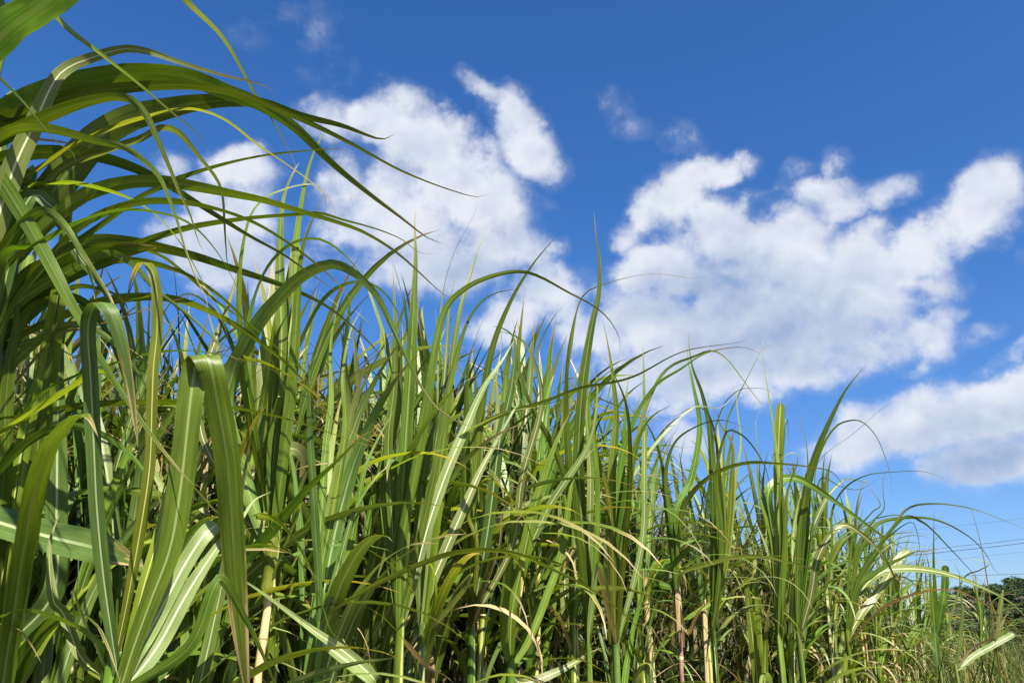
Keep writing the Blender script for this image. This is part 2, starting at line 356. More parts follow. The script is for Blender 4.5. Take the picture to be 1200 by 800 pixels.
# ------------------------------------------------------------------ ground, hill, wood
RX = [-400, 400, 900, 1000, 1030, 1046, 1058, 1066, 1079, 1092, 1117, 1144, 1170, 1200, 1260, 1400, 2200]
RY = [770, 768, 758, 746, 738, 731, 722, 713, 706, 703, 698, 693, 688, 686, 680, 668, 640]
RXW = [(x-600)/FPX*215*1.03 for x in RX]; RZW = [hgt(215, y)*1.0 for y in RY]
def terrain(x, y):                # a scrubby ridge that rises towards the right
    h = float(np.interp(x*215/max(y, 150), RXW, RZW))*(max(y, 150)/215)
    f = math.exp(-((y-215)/48)**2) if y < 215 else 1/(1+((y-215)/200)**2)
    return max(0, h)*f+.25*math.sin(x*.21)*math.sin(y*.16)
def grid(x0, x1, y0, y1, nx, ny, f):
    V = []; Fc = []; U = []
    for j in range(ny):
        for i in range(nx):
            x = x0+(x1-x0)*i/(nx-1); y = y0+(y1-y0)*j/(ny-1); V.append((x, y, f(x, y))); U.append((i/(nx-1), j/(ny-1)))
    for j in range(ny-1):
        for i in range(nx-1): Fc.append((j*nx+i, j*nx+i+1, (j+1)*nx+i+1, (j+1)*nx+i))
    return V, Fc, U
V, Fc, U = grid(-2500, 2500, -2500, 2500, 12, 12, lambda x, y: 0.0)
g = link('ground', mesh('ground', V, Fc, U, M['soil']), kind='structure')
V, Fc, U = grid(-260, 560, 110, 520, 220, 90, lambda x, y: terrain(x, y)-(.6 if y > 125 else 3))
g = link('hill', mesh('hill', V, Fc, U, M['hill']), kind='structure')
def tree_meshes(seed):
    r = np.random.default_rng(seed); H = 1.0
    tv, tf, tu = [], [], []
    def add(P, rad):
        V_, F_, U_ = tube(P, rad, 6); o_ = len(tv); tv.extend(V_); tu.extend(U_); tf.extend([tuple(a+o_ for a in f) for f in F_])
    add([(0, 0, -.05), (.01, 0, .2), (.02, .01, .45), (.0, .02, .75)], np.array([.035, .028, .02, .008]))
    cl = []
    for k in range(7):
        a = r.uniform(0, 6.28); z0 = r.uniform(.22, .5); e = np.array([math.cos(a)*r.uniform(.15, .33), math.sin(a)*r.uniform(.15, .33), r.uniform(.45, .85)])
        add([(0, 0, z0), e*np.array([.5, .5, 1])*.9+np.array([0, 0, z0*.1]), e], np.array([.016, .01, .004])); cl.append(e)
    cl += [np.array([r.normal()*.12, r.normal()*.12, r.uniform(.5, .92)]) for _ in range(7)]
    V_, F_, U_ = [], [], []
    for c in cl:
        R_ = r.uniform(.10, .19)
        for k in range(95):
            d = r.normal(size=3); d /= np.linalg.norm(d); p = c+d*R_*r.uniform(.5, 1.05)*np.array([1.15, 1.15, .8])
            a = r.normal(size=3); a /= np.linalg.norm(a); b = np.cross(a, d); b /= np.linalg.norm(b)+1e-9; s = r.uniform(.018, .038)
            o_ = len(V_); V_ += [p-a*s, p+b*s*.7, p+a*s, p-b*s*.7]; F_.append((o_, o_+1, o_+2, o_+3)); U_ += [(0, 0), (1, 0), (1, 1), (0, 1)]
    return mesh('trunk', tv, tf, tu, M['bark']), mesh('crown', V_, F_, U_, M['crown'], False)
TM = [tree_meshes(i) for i in range(4)]
def put_tree(x, y, h, wide, label, group, k):
    t = thing('tree', (x, y, terrain(x, y)-1.5), label, 'tree', group, random.uniform(0, 6.28)); t.scale = (h*wide, h*wide, h)
    link('trunk', TM[k % 4][0], t); link('crown', TM[k % 4][1], t)
sk = [(1058, 705, 190), (1066, 700, 200), (1079, 692, 195), (1092, 690, 205), (1104, 690, 190), (1117, 684, 210), (1131, 682, 200), (1144, 679, 205), (1158, 677, 195), (1170, 675, 205), (1183, 675, 200), (1196, 673, 210), (1212, 673, 200), (1230, 670, 205)]
for i, (px, py, d) in enumerate(sk):
    x = (px-600)/FPX*215*1.03
    put_tree(x, 215+random.uniform(-5, 5), random.uniform(3.2, 5.), random.uniform(1.0, 1.5), 'dark tree on the crest of the far hill, against the sky', 'trees along the crest of the hill', i)
for i in range(24):
    px = random.uniform(1062, 1250); y = 215+random.uniform(-8, 4); put_tree((px-600)/FPX*y*1.03, y, random.uniform(2.6, 4.), random.uniform(1., 1.6), 'small dark tree filling the crest of the far hill', 'small trees along the crest of the hill', i)
for i in range(110):
    px = random.uniform(1050, 1260) if i < 75 else random.uniform(760, 1060); y = random.uniform(140, 210); x = (px-600)/FPX*y*1.03
    put_tree(x, y, random.uniform(3, 5.5), random.uniform(1.3, 2.2), 'dark bushy tree on the slope of the far hill', 'trees scattered down the slope of the hill', i)

# ------------------------------------------------------------------ power lines
WL = [([(1000, 657), (1110, 641), (1200, 631)], .011, 'upper of the two dark power lines running close together over the hill'),
      ([(1000, 658), (1100, 647), (1200, 636)], .015, 'lower and thicker of the two dark power lines running close together'),
      ([(980, 676), (1090, 675), (1200, 672)], .010, 'power line hanging lowest, just above the trees of the hill'),
      ([(1000, 627), (1120, 616), (1200, 607)], .005, 'faint thin power line hanging highest of all'),
      ([(980, 670), (1090, 658), (1200, 646)], .005, 'faint thin power line between the dark pair and the lowest line')]
for pts, rad, lab in WL:
    P = [at(x, y, 45) for x, y in pts]; a, b = P[0], P[2]; dr = (b-a)/np.linalg.norm(b-a)
    P = [a-dr*30+np.array([0, 0, .5]), a-dr*12+np.array([0, 0, .1])]+P+[b+dr*12+np.array([0, 0, .25]), b+dr*30+np.array([0, 0, 1.0])]
    Q, _ = spline(P, 40); V, Fc, U = tube(Q, rad, 5)
    link('power_line', mesh('power_line', V, Fc, U, M['wire']), label=lab, category='power line', group='power lines over the hill')

# ------------------------------------------------------------------ canes traced one by one, plus one unseen leaf added to shade the corner
UPV = np.array([0, 0, 1.])
class Cane:
    def __init__(s, foot_x, depth, top_y, label, mat='sy', rad=.017, sheath='g', sy=None, group='sugar canes along the front edge of the stand'):
        s.d = depth; p = at(foot_x, 770, depth)            # a point of the cane near the foot of the picture
        s.x, s.y = p[0], p[1]
        s.root = thing('sugarcane_plant', (s.x, s.y, 0), label, 'sugar cane', group)
        s.top = s.height(top_y); s.rad = rad; s.n = 0
        st = min(s.top*.55, s.top-.45) if sy is None else s.height(sy)
        o = link('stalk', cane_mesh((0, 0, -.02), (0, 0, s.top), rad, rad*.62, .15, M[mat], seed=int(foot_x) % 97, bend=0.), s.root)
        if st < s.top-.08: link('leaf_sheath', sheath_mesh((0, 0, st), (0, 0, s.top), rad*1.22, rad*.95, M[sheath], seed=int(foot_x) % 89), s.root)
    def height(s, py):
        D = math.hypot(s.x, s.y); # row py at this spot: solve z so that the point shows at row py
        t = (400-py)/FPX; c, q = math.cos(PITCH), math.sin(PITCH)
        # (z' c - y q)/(y c + z' q) = t
        z = s.y*(q+t*c)/(c-t*q); return max(.1, CAMH+z)
    def leaf(s, base_y, pts, wpx, mat='g', dz=None, roll=None, kind='taper', face='under', n=54, wave=.04, fold=.25, tan=None, crest=None):
        s.n += 1; sd_ = int(abs(base_y)*7+s.n*131+s.x*977) % 99991; r = np.random.default_rng(abs(sd_))
        hb = min(max(s.height(base_y), .3), s.top)
        B = np.array([s.x, s.y, hb]); b_d = float((B-CP)@CF)
        pl = [float(v) for v in pts.replace(',', ' ').split()]; px = [(pl[i], pl[i+1]) for i in range(0, len(pl), 2)]
        up_ = [q for q in px if True]; hgt_ = up_[0][1]-up_[-1][1]
        if kind == 'taper' and wpx >= 8 and hgt_ > 120 and abs(up_[-1][0]-up_[0][0]) < .42*hgt_ and up_[-1][1] <= min(q[1] for q in up_): kind = 'spear'
        if kind == 'taper' and len(px) > 3:              # the dry tip runs out in a thin curling thread
            ex = np.array(px[-1])-np.array(px[-2]); ex /= np.linalg.norm(ex)+1e-9; tl = r.uniform(8, 24); q = r.choice([-1, 1])*r.uniform(.2, .9)
            px.append((px[-1][0]+tl*(ex[0]-q*ex[1]), px[-1][1]+tl*(ex[1]+q*ex[0])))
        m = len(px); L = sum(math.dist(px[i], px[i+1]) for i in range(m-1))
        if dz is None: dz = r.uniform(-.22, .22)*min(1., L/400)
        if face == 'top' and not crest and roll != 11: dz = abs(dz)*.7+.07*min(1., L/300)      # sunlit blades lean back and show their upper side
        t = np.arange(1, m+1)/m
        dep = b_d*(1+dz*t**1.2)
        if crest:                                          # the blade folds over: the falling leg hangs nearer the eye
            ci, cz, tilt = crest
            q = np.clip((np.arange(m)-(ci-1.0))/2.0, 0, 1); dep = dep*(1+cz*q*q*(3-2*q))
        P3 = [B]+[at(x, y, d) for (x, y), d in zip(px, dep)]
        Q, L3 = spline(P3, n)
        wid = .9*wpx/FPX*np.mean(dep)
        if roll is None: roll = max(min(62, math.degrees(math.acos(min(1, wid/.03)))), r.uniform(5, 30))
        width = wid/math.cos(R(roll))
        T = np.gradient(Q, axis=0); T /= np.linalg.norm(T, axis=1)[:, None]
        Vw = Q-CP; Vw /= np.linalg.norm(Vw, axis=1)[:, None]
        W0 = np.cross(T, Vw); W0 /= np.linalg.norm(W0, axis=1)[:, None]+1e-9
        for i in range(1, n):                                # keep the blade from flipping sides
            if W0[i]@W0[i-1] < 0: W0[i] = -W0[i]
        Z = np.cross(W0, T); Z *= np.sign((Z*Vw).sum(1))[:, None]     # roughly away from the eye
        tt = np.linspace(0, 1, n); rl = R(roll)*(.85+.3*np.sin(tt*r.uniform(1, 3)+r.uniform(0, 3)))
        best = None
        for sg in (1, -1):
            Wd = W0*np.cos(rl)[:, None]+sg*Z*np.sin(rl)[:, None]
            Nn = np.cross(Wd, T); Nn *= -np.sign((Nn*Vw).sum(1))[:, None]; score = Nn[:, 2].mean()
            if best is None or (score < best[0]) == (face == 'under'): best = (score, Wd)
        Wd = best[1]
        if crest:
            c_ = int(np.argmax(Q[:, 2])); g_ = np.exp(-((np.arange(n)-c_)/(n*.035))**2)[:, None]
            Wd = CR[None]+(.12*np.sign(tilt)+tilt*g_)*CF[None]
        if face == 'under' and False: Wd = -Wd
        Wd[0] = Wd[1]
        # keel: the groove of a leaf is on its upper side
        Nn = np.cross(Wd, T); 
        if not crest and (float((Nn*Vw).sum(1)[n//4:3*n//4].mean()) > 0) == (face == 'top'): Wd = -Wd
        V, Fc, U = ribbon(Q, Wd, width, kind, fold, wave, sd_)
        me = mesh('leaf', V-np.array([s.x, s.y, 0]), Fc, U, M[mat])
        o = link('leaf', me, s.root)
        if tan: o['label'] = tan
        return o
exec(compile(r'''
# ---- the big arching canes at the left edge: their canes stand just outside the frame
a = Cane(-190, 1.35, 40, 'tall cane with broad leaves arching over the top left corner', 'sg', .018, 'b')
a.leaf(150, '-60,110 0,44 38,14 90,-22 150,-45 200,-40', 44, 'b', .0, 30, 'strap')
a.leaf(40, '-20,-40 80,-112 120,-142 180,-178 240,-200 300,-200', 66, 'g', -.07, 20, 'strap')
a.leaf(60, '-80,-30 -10,-60 25,-25 50,2 80,34 120,65 142,82 162,98 190,122 215,143 232,158 243,178', 8, 'p', -.05)
a.leaf(30, '-60,-60 60,-95 160,-60 219,2 238,20 256,38 270,58 285,85 300,112 324,148 345,190', 9, 'p', .25)
a.leaf(260, '-100,140 -30,70 0,92 20,112 44,140 65,165 84,178', 4, 'y', -.2)
a2 = Cane(-150, 1.5, 120, 'left edge cane whose pale lit leaf folds over below the top corner', 'sg', .017, 'b')
a2.leaf(420, '-50,360 -8,270 16,198 38,150 62,98 80,79 110,67 145,57.5 175,61 210,73 260,88 312,101', 27, 'p', .1, 12, 'taper', 'top')
a2.leaf(300, '-60,172 0,137 40,117 80,103 120,93 160,87.5 200,88 230,94 265,108 300,121 345,149 390,192 430,225 470,255 500,278', 32, 'g', .2, 25)
a2.leaf(300, '-60,190 0,163 40,143 80,126 115,116 142,114 160,122 174,140 183,160 196,190 211,226 223,252 233,284', 21, 'g', -.1, 20)
a2.leaf(330, '-70,190 -20,170 15,152 45,149 80,156 112,165 145,173 166,186 186,206 198,232 208,260 216,288 228,322 242,350', 16, 'g', -.15, 25)
a2.leaf(330, '-60,172 0,162 40,163 80,168 112,179', 6, 't', 0.05, tan='short dry straw-coloured leaf')
a3 = Cane(-95, 1.55, 200, 'cane at the left edge with dark leaves crossing each other under the corner', 'sg', .017, 'g')
a3.leaf(420, '-20,330 20,283 50,240 82,200 115,163 150,140 190,129 230,121 270,118 310,122 350,135 400,147 445,163', 42, 'g', .3, 20)
a3.leaf(330, '-30,200 0,187 40,179 90,180 130,188 170,203 210,225 250,250 290,275 330,297 360,318 392,340', 18, 'g', .1, 25)
a3.leaf(430, '0,320 30,288 60,258 85,238 110,224 150,214 190,213 230,219 270,227 310,235 350,247 400,262 432,275 470,300 520,345', 18, 'g', .2, 25)
a3.leaf(470, '10,370 50,315 95,281 130,256 160,234 188,220 215,207 260,193 300,184 345,178 400,175', 9, 'g', .2)
a3.leaf(330, '60,210 130,175 165,163 188,150 205,153 217,163 232,182 246,199 256,214 261,232 263,262 265,292 268,312', 8, 'p', .1)
a3.leaf(400, '-30,190 -5,205 20,242 40,276 60,312 80,350 98,380 112,410 130,440 150,470 172,502 195,532 225,566', 24, 'g', -.2, 25)
a3.leaf(400, '30,240 58,240 75,268 92,300 110,322 125,345 140,378 150,420 160,470', 17, 'b', .1, 15, 'taper', 'top')
a2.leaf(300, '-40,170 20,135 100,110 200,100 270,108 320,126 375,150 420,173 470,200 520,220 560,231', 12, 'g', .2)
a2.leaf(330, '-20,260 10,222 50,195 100,165 160,140 220,128 262,140 300,168 335,192 368,216 390,240', 9, 'y', .1)
a3.leaf(430, '-20,330 10,285 32,258 50,247 72,260 98,298 118,330 130,350 142,385', 17, 'g', -.1, 20)
a3.leaf(430, '-10,250 20,215 50,222 75,250 92,285 108,330 118,370', 15, 'g', .1, 20)
a3.leaf(470, '20,340 60,300 100,262 150,240 200,236 250,244 300,262 345,290 385,322 410,350', 10, 'g', .15)
a3.leaf(470, '0,310 40,290 90,262 140,246 190,250 222,262 250,290 272,325 290,365', 10, 'g', -.1)
a3.leaf(400, '20,240 70,215 130,225 180,250 215,290 240,335 262,380', 8, 'y', .1)
b = Cane(-70, 1.75, 300, 'leftmost cane with long dark leaves reaching right', 'sg', .017, 'g')
b.leaf(440, '-30,380 0,345 40,320 80,295 110,283 150,284 190,291 230,301 270,314 310,327 345,340 380,357 410,380 445,415', 17, 'g', .25, 25)
b.leaf(480, '-40,400 0,372 40,340 80,318 112,302 135,297 160,314 183,340 210,360 242,388 275,420', 17, 'b', -.1, 20)
b.leaf(480, '-50,400 0,368 50,335 100,308 150,293 190,289', 34, 'g', 0., 25, 'strap')
b.leaf(430, '20,330 80,297 140,289 185,299 215,320 250,350 290,378 322,405 350,430 375,455', 8, 'g', .1)
b.leaf(470, '40,350 90,318 140,296 180,279 230,265 290,256 345,252 375,250 400,257 440,268 470,280 492,296', 10, 'g', .2)
b.leaf(560, '-40,540 10,502 45,479 80,456 112,436 128,443 150,468 172,500 192,530 216,560 238,582 258,603 282,608', 8, 'y', -.1)
b.leaf(560, '-30,502 20,491 60,483 100,476 150,472 200,471 235,473 280,479 320,487 360,498 395,510 432,521', 9, 'g', .2)
b.leaf(560, '40,470 90,440 130,427 165,416 205,411 245,413 290,423 325,436', 4, 'g', .1)
b.leaf(600, '-60,590 0,612 60,629 110,641 142,652 168,663', 41, 'b', -.1, 11, 'strap', 'top', fold=.5)
b.leaf(480, '-40,430 -10,418 20,405 60,392 96,384 130,384', 10, 'p', -.1, 10, 'taper', 'top')
b.leaf(470, '30,370 60,350 88,336 115,338 135,345 148,358 154,376', 10, 'g', 0)
b.leaf(480, '60,400 100,385 130,376 155,368 185,358 215,349 240,342', 4, 't', -.05, tan='thin dry leaf')
b.leaf(450, '30,360 90,320 150,305 210,318 255,345 290,380 320,425 340,470', 10, 'g', .1)
b.leaf(480, '-20,420 20,380 60,350 95,352 120,380 138,420 150,465', 18, 'g', .05, 20)
b.leaf(520, '-30,470 10,430 50,395 85,380 118,390 150,420 175,460 190,500', 13, 'b', .05, 20)
b.leaf(560, '-10,560 30,520 70,500 110,505 150,530 180,570 200,615', 12, 'g', -.05, 20)
b.leaf(450, '20,400 70,372 130,352 200,350 260,372 310,405 350,440 385,485', 8, 'y', .15)
c = Cane(-20, 1.9, 420, 'cane at the left edge whose broad upright leaves stand beneath the arches', 'sg', .016, 'g')
c.leaf(760, '-5,640 4,560 6,480 12,420 20,370 14,320 2,290', 22, 'g', 0, 20)
c.leaf(760, '10,640 20,560 32,492 44,442 56,402 72,372', 20, 'y', 0, 10, 'taper', 'top')
c.leaf(780, '60,700 66,610 67,540 68,480 70,430 74,394 86,370 104,366', 28, 'b', 0, 8, 'taper', 'top', fold=.4)
c.leaf(740, '-10,660 0,590 -6,540 8,500', 20, 'g', 0, 20)
c.leaf(790, '40,780 52,700 60,640 82,590 92,560 86,530', 14, 'g', .1, 20, 'taper', 'top')
e = Cane(134, 1.55, 760, 'near cane whose long strap leaf rises at left and folds over at the top', 'sg', .016, 'g')
e.leaf(810, '137,790 132,750 122,680 114,600 110,520 106,440 103,385 111,357 124,357 137,385 146,420 155,470 162,525', 20, 'b', .0, 12, 'strap', 'top', 70, crest=(7.5, -.035, .9))
e.leaf(800, '120,760 80,730 30,715 0,722 -30,730', 8, 'g', .1)
e.leaf(800, '118,770 95,720 85,690 90,735 105,745 115,744', 5, 'p', 0)
e.leaf(790, '150,700 168,600 176,540 178,480 180,430 184,390 184,345 178,316 167,307 156,322 148,350', 14, 'y', .1, 10, 'strap', 'top', 70, crest=(8, .03, .9))
e.leaf(800, '95,770 75,720 62,700 58,640 70,600', 14, 'y', .15, 10, 'taper', 'top')
f = Cane(146, 1.45, 812, 'nearest cane at lower left with very broad folded leaf and two pale ribbed ones', 'st', .018, 'y')
f.leaf(792, '156,760 178,700 200,640 212,570 220,500 226,445 231,419 238,415 246,428 256,480 266,540 271,610 277,690 286,780 295,840', 33, 'g', .15, 8, 'strap', 'top', 70, fold=.3, crest=(7, -.035, .9))
f.leaf(794, '160,765 176,738 196,700 216,662 238,628 254,614', 22, 'w', -.08, 3, 'blunt', 'top', fold=.5)
f.leaf(800, '168,780 190,748 215,702 240,662 264,628 284,606 298,586', 23, 'w', -.15, 3, 'taper', 'top', fold=.5)
f.leaf(792, '165,700 185,630 196,580 205,545 218,500', 14, 'y', .12, 10, 'taper', 'top')
f.leaf(800, '220,760 250,690 262,680 285,720 305,760 325,810', 15, 'g', .1, 20)
g = Cane(306, 2.1, 600, 'thick cane with bare tan stalk under the tallest leaves left of centre', 'st', .0155, 'y', sy=690)
g.leaf(640, '318,560 326,480 330,400 328,330 329,262 334,225 347,196 352,190', 17, 'g', .05, 8, 'taper', 'top')
g.leaf(640, '328,560 340,470 347,380 346,300 353,240 363,192 376,162 392,136', 12, 'g', .1, 15)
g.leaf(650, '332,540 344,430 349,340 355,290 366,258 375,236 379,227', 15, 'g', .0, 12)
g.leaf(640, '312,560 318,480 326,400 338,340 346,300 345,280', 13, 'y', .05, 10, 'blunt', 'top')
g.leaf(640, '322,570 336,480 343,420 348,370 352,335', 16, 'p', .05, 10, 'taper', 'top')
g.leaf(650, '268,500 272,440 284,412 305,376 330,346 355,323 385,310 405,314 425,328 444,350 458,380 472,410 492,450 512,478 545,498', 24, 'b', -.1, 20)
g.leaf(640, '240,520 240,440 252,400 264,368 276,330 286,295 293,268', 9, 'p', .1, 10, 'taper', 'top')
g.leaf(650, '290,600 286,570 312,541 334,527 348,527 358,540 366,562', 19, 'p', -.1, 15, 'strap', 'top', fold=.5)
g.leaf(640, '280,430 290,420 318,428 345,444 370,462 395,486 416,508 440,520', 6, 'y', -.1)
g.leaf(690, '350,595 318,607 298,604 315,605 340,625 362,662 378,710 392,745 432,768', 4, 'y', -.15)
g.leaf(630, '280,662 308,634 335,602 360,573 385,549 405,530 428,508', 15, 'g', -.12, 20)
g.leaf(620, '300,560 310,500 322,460 340,430', 15, 'g', .1, 10, 'taper', 'top')
g.leaf(640, '285,420 280,330 290,262 308,234 332,222 357,216 372,218 381,231', 6, 'y', .1)
g.leaf(640, '300,500 290,400 305,330 335,290 372,280 405,300 432,335 455,380', 8, 'g', .1)
g.leaf(645, '300,520 280,430 255,370 225,345 200,355 185,385', 10, 'g', .1)
g.leaf(645, '318,520 345,420 380,350 420,330 452,345 475,385 490,430', 9, 'g', .1)
h = Cane(372, 2.15, 720, 'slim yellow-stalked cane left of centre with a narrow fan of upright leaves', 'sy', .010, 'g')
h.leaf(740, '374,650 378,580 382,520 388,470 388,400 400,340', 10, 'g', .05, 10, 'taper', 'top')
h.leaf(740, '372,660 366,560 362,480 362,430 356,400', 11, 'b', .0, 20)
h.leaf(730, '385,690 410,640 425,560 440,520 462,480', 8, 'g', .05, 20, 'taper', 'top')
h.leaf(740, '384,720 420,696 460,675 500,658 530,648 570,644 610,650 650,668 690,688 720,710 750,738 782,774', 7, 'y', -.02, 30)
h.leaf(740, '378,660 392,590 405,500 402,440 410,390 425,360', 10, 'g', .1, 12, 'taper', 'top')
h.leaf(750, '440,798 410,768 370,740 325,707 286,680', 16, 'w', -.15, 11, 'taper', 'top', fold=.5)
h.leaf(790, '340,800 380,786 420,776 462,770', 9, 'p', -.1, 20)
h.leaf(745, '392,680 415,600 440,560 452,548', 9, 'b', .05, 10, 'taper', 'top')
k = Cane(467, 2.6, 722, 'yellow-stalked cane at the centre carrying the tallest pointed upright leaf', 'sy', .016, 'y')
k.leaf(740, '468,650 474,540 481,430 485,350 487,300 486,262 488,236', 17, 'g', 0, 8, 'taper', 'top')
k.leaf(740, '471,640 485,560 500,480 510,410 522,362 545,338 575,324 608,318 632,324 665,342 695,358 715,376 727,400', 13, 'g', .1, 20)
k.leaf(740, '460,620 455,520 462,450 463,380 461,330 459,303', 12, 'g', .0, 10, 'taper', 'top')
k.leaf(740, '488,650 508,560 522,480 532,430 546,382 562,356 582,343 612,338', 10, 'g', .1, 25)
k.leaf(740, '474,660 480,560 492,500 500,440 505,420', 11, 'p', 0, 10, 'taper', 'top')
k.leaf(740, '482,690 503,612 524,552 545,503 566,456 590,420 604,396', 15, 'w', -.1, 10, 'taper', 'top', fold=.5)
k.leaf(740, '455,640 450,560 466,470 452,400 432,340 424,325 412,316', 11, 'g', .05, 15, 'taper', 'top')
k.leaf(745, '500,780 520,790 532,800', 5, 't', 0, tan='short rusty dry leaf')
k2 = Cane(493, 2.7, 728, 'pale waxy-stalked cane standing right beside the yellow-stalked one at the centre', 'sg', .0145, 'b')
k2.leaf(745, '500,700 522,645 545,592 563,552 580,520 600,484 608,469', 14, 'w', -.12, 10, 'taper', 'top', fold=.5)
k2.leaf(760, '503,725 510,695 507,666 498,657 488,661', 7, 'y', -.1)
k2.leaf(740, '508,610 522,500 530,420 540,360 552,320 562,288 578,262', 9, 'g', .1, 15, 'taper', 'top')
k2.leaf(740, '505,620 512,500 514,430 516,372 522,328 534,292 548,266 559,242', 5, 'p', .1)
k2.leaf(740, '500,640 512,540 520,450 524,400 528,350 537,312', 10, 'p', .05, 10, 'taper', 'top')
k2.leaf(740, '508,620 518,540 516,470 524,415 526,370', 17, 'y', .05, 5, 'taper', 'top')
k2.leaf(745, '520,720 545,690 552,672 528,700 514,740', 6, 'p', -.05, tan=None)
k2.leaf(740, '490,640 496,560 510,500 530,440 548,400', 12, 'b', .05, 20)
l = Cane(552, 3.0, 700, 'cane right of centre leaning its dark pointed leaf out to the right', 'sy', .014, 'g')
l.leaf(730, '553,620 560,520 570,440 582,392 601,348 622,313 642,288 658,271', 11, 'g', 0, 15)
l.leaf(730, '545,620 546,520 547,460 550,418 563,390', 13, 'g', 0, 15)
l.leaf(730, '572,620 585,520 600,450 603,400 590,385 575,382', 15, 'b', 0, 10, 'taper', 'top')
l.leaf(730, '565,640 578,560 583,480 581,420', 14, 'p', .05, 8, 'taper', 'top')
l.leaf(730, '600,640 612,560 635,470 620,410 600,392 580,388', 9, 'p', .05, 20, 'taper', 'top')
l.leaf(740, '585,640 590,600 615,560 612,600', 5, 't', -.05, tan='short dry leaf')
l.leaf(735, '560,640 550,600 572,560 610,600 625,640 632,700', 6, 'y', -.05)
l.leaf(740, '578,650 600,652 612,670 620,712 622,750', 6, 'y', -.1)
l.leaf(735, '556,560 562,500 640,470 680,455 740,442 800,412 870,400', 6, 'g', .0)
l2 = Cane(598, 3.1, 775, 'broad dark-leaved cane right of centre with leaves slanting to upper right', 'sg', .014, 'g')
l2.leaf(780, '600,720 612,660 625,600 640,550 655,510 670,480', 16, 'g', 0, 15, 'taper', 'top')
l2.leaf(785, '590,740 594,680 600,610 596,560', 12, 'g', 0, 15)
l2.leaf(785, '620,750 640,700 660,640 672,560 700,520', 10, 'g', .05, 15, 'taper', 'top')
l2.leaf(785, '612,800 650,788 680,772 686,766', 11, 'p', -.15, 15, 'taper', 'top')
l2.leaf(780, '600,700 640,600 690,520 700,460 696,430', 10, 'b', .1, 15, 'taper', 'top')
m = Cane(690, 3.35, 745, 'cane under the tall lone spike that stands up against the gap between the clouds', 'sy', .012, 'g')
m.leaf(760, '687,680 681,600 678,530 683,450 693,385 702,342 702,302 698,268 696,246', 14, 'g', 0, 8, 'taper', 'top')
m.leaf(760, '682,660 670,580 664,500 664,440 668,398 676,362 684,346', 10, 'g', 0, 15)
m.leaf(760, '684,660 668,560 660,480 668,420 680,352 712,332 760,321 790,323 820,326', 5, 'g', .1)
m.leaf(760, '690,660 692,560 688,480 694,420', 10, 'p', 0, 10, 'taper', 'top')
m.leaf(760, '698,660 700,560 690,470 708,440 735,425', 8, 'g', 0, 20)
m.leaf(760, '694,700 702,660 712,690 716,720 730,760', 7, 'p', -.05, tan=None)
m.leaf(760, '690,705 700,690 735,690 760,698 775,706', 9, 'y', .05, 20)
m.leaf(760, '680,640 655,540 625,480 610,440 606,400 600,372', 9, 'g', .05, 20)
m2 = Cane(722, 3.6, 745, 'cane just right of the lone spike with many narrow leaves bowing to the right', 'sg', .013, 'b')
m2.leaf(760, '720,640 717,560 722,490 718,440 712,402 706,374', 12, 'g', 0, 10, 'taper', 'top')
m2.leaf(760, '726,620 728,540 744,490 768,452 798,432 822,416 845,409 872,407', 10, 'g', .05, 20)
m2.leaf(760, '735,620 745,520 775,440 815,417 836,411 853,422 870,444 884,463 894,476', 5, 'p', .1)
m2.leaf(760, '752,640 755,560 755,480 754,420 753,388', 8, 'p', .05, 8, 'taper', 'top')
m2.leaf(760, '728,620 730,540 733,480 736,447 742,428', 9, 'g', .05, 15)
m2.leaf(760, '728,640 738,560 750,510 765,487 788,474', 14, 'g', 0, 15)
m2.leaf(765, '712,640 730,580 762,528 790,496 816,476 842,478', 8, 'w', -.1, 20, 'taper', 'top')
m2.leaf(760, '715,600 702,540 694,500 688,462 710,470 735,480', 9, 'y', -.05, 20)
m2.leaf(760, '732,640 738,560 735,480 715,430 703,412', 8, 'y', -.05, 15)
m2.leaf(760, '700,660 690,620 640,700 610,740', 6, 't', -.05, tan='thin dry leaf')
n_ = Cane(798, 4.0, 650, 'cane with purple-banded tan stalk, lowest at the right of centre', 'sp', .016, 't', sy=740)
n_.leaf(700, '788,620 780,560 790,520 815,500 845,492 870,500', 7, 'g', 0)
n_.leaf(690, '782,600 775,540 760,500 740,480', 8, 'g', 0)
n_.leaf(690, '792,600 810,560 820,500 812,450 806,420 807,392', 8, 'g', .05, 10, 'taper', 'top')
n_.leaf(690, '770,680 790,660 808,640 830,625', 9, 'g', -.05)
n_.leaf(700, '800,672 830,661 862,653 892,652 922,658 950,666 972,678', 6, 'p', -.1)
n_.leaf(700, '805,740 820,715 838,700', 4, 't', -.1, tan='short pale dry leaf')
n_.leaf(690, '800,600 830,560 870,543 910,543 950,547 975,553 992,572', 6, 'y', -.1)
o_ = Cane(838, 4.4, 720, 'cane below the cloud gap with two crossing arched leaves at its top', 'sg', .013, 'g')
o_.leaf(740, '836,640 835,560 832,505 823,462 812,432 808,408 807,385', 9, 'g', 0, 10, 'taper', 'top')
o_.leaf(740, '845,640 843,560 838,510 828,482 810,478 790,488', 9, 'g', 0, 15)
o_.leaf(740, '850,640 848,560 851,500 862,470 874,446 886,422 894,408', 5, 'g', .1)
o_.leaf(740, '840,600 836,520 848,475 866,457 880,455 898,456', 6, 'g', 0)
o_.leaf(740, '852,640 858,560 858,520 845,500 838,480 824,476', 8, 'y', 0, 20)
o_.leaf(740, '846,640 840,560 850,508 865,507 880,520 897,548 905,580', 7, 'g', -.05)
o_.leaf(740, '854,640 862,560 868,520 864,480 861,455', 6, 'p', .05)
p_ = Cane(915, 5.0, 735, 'cane bearing the blunt cut-off upright leaf beside a thin straight spike', 'sp', .016, 'g')
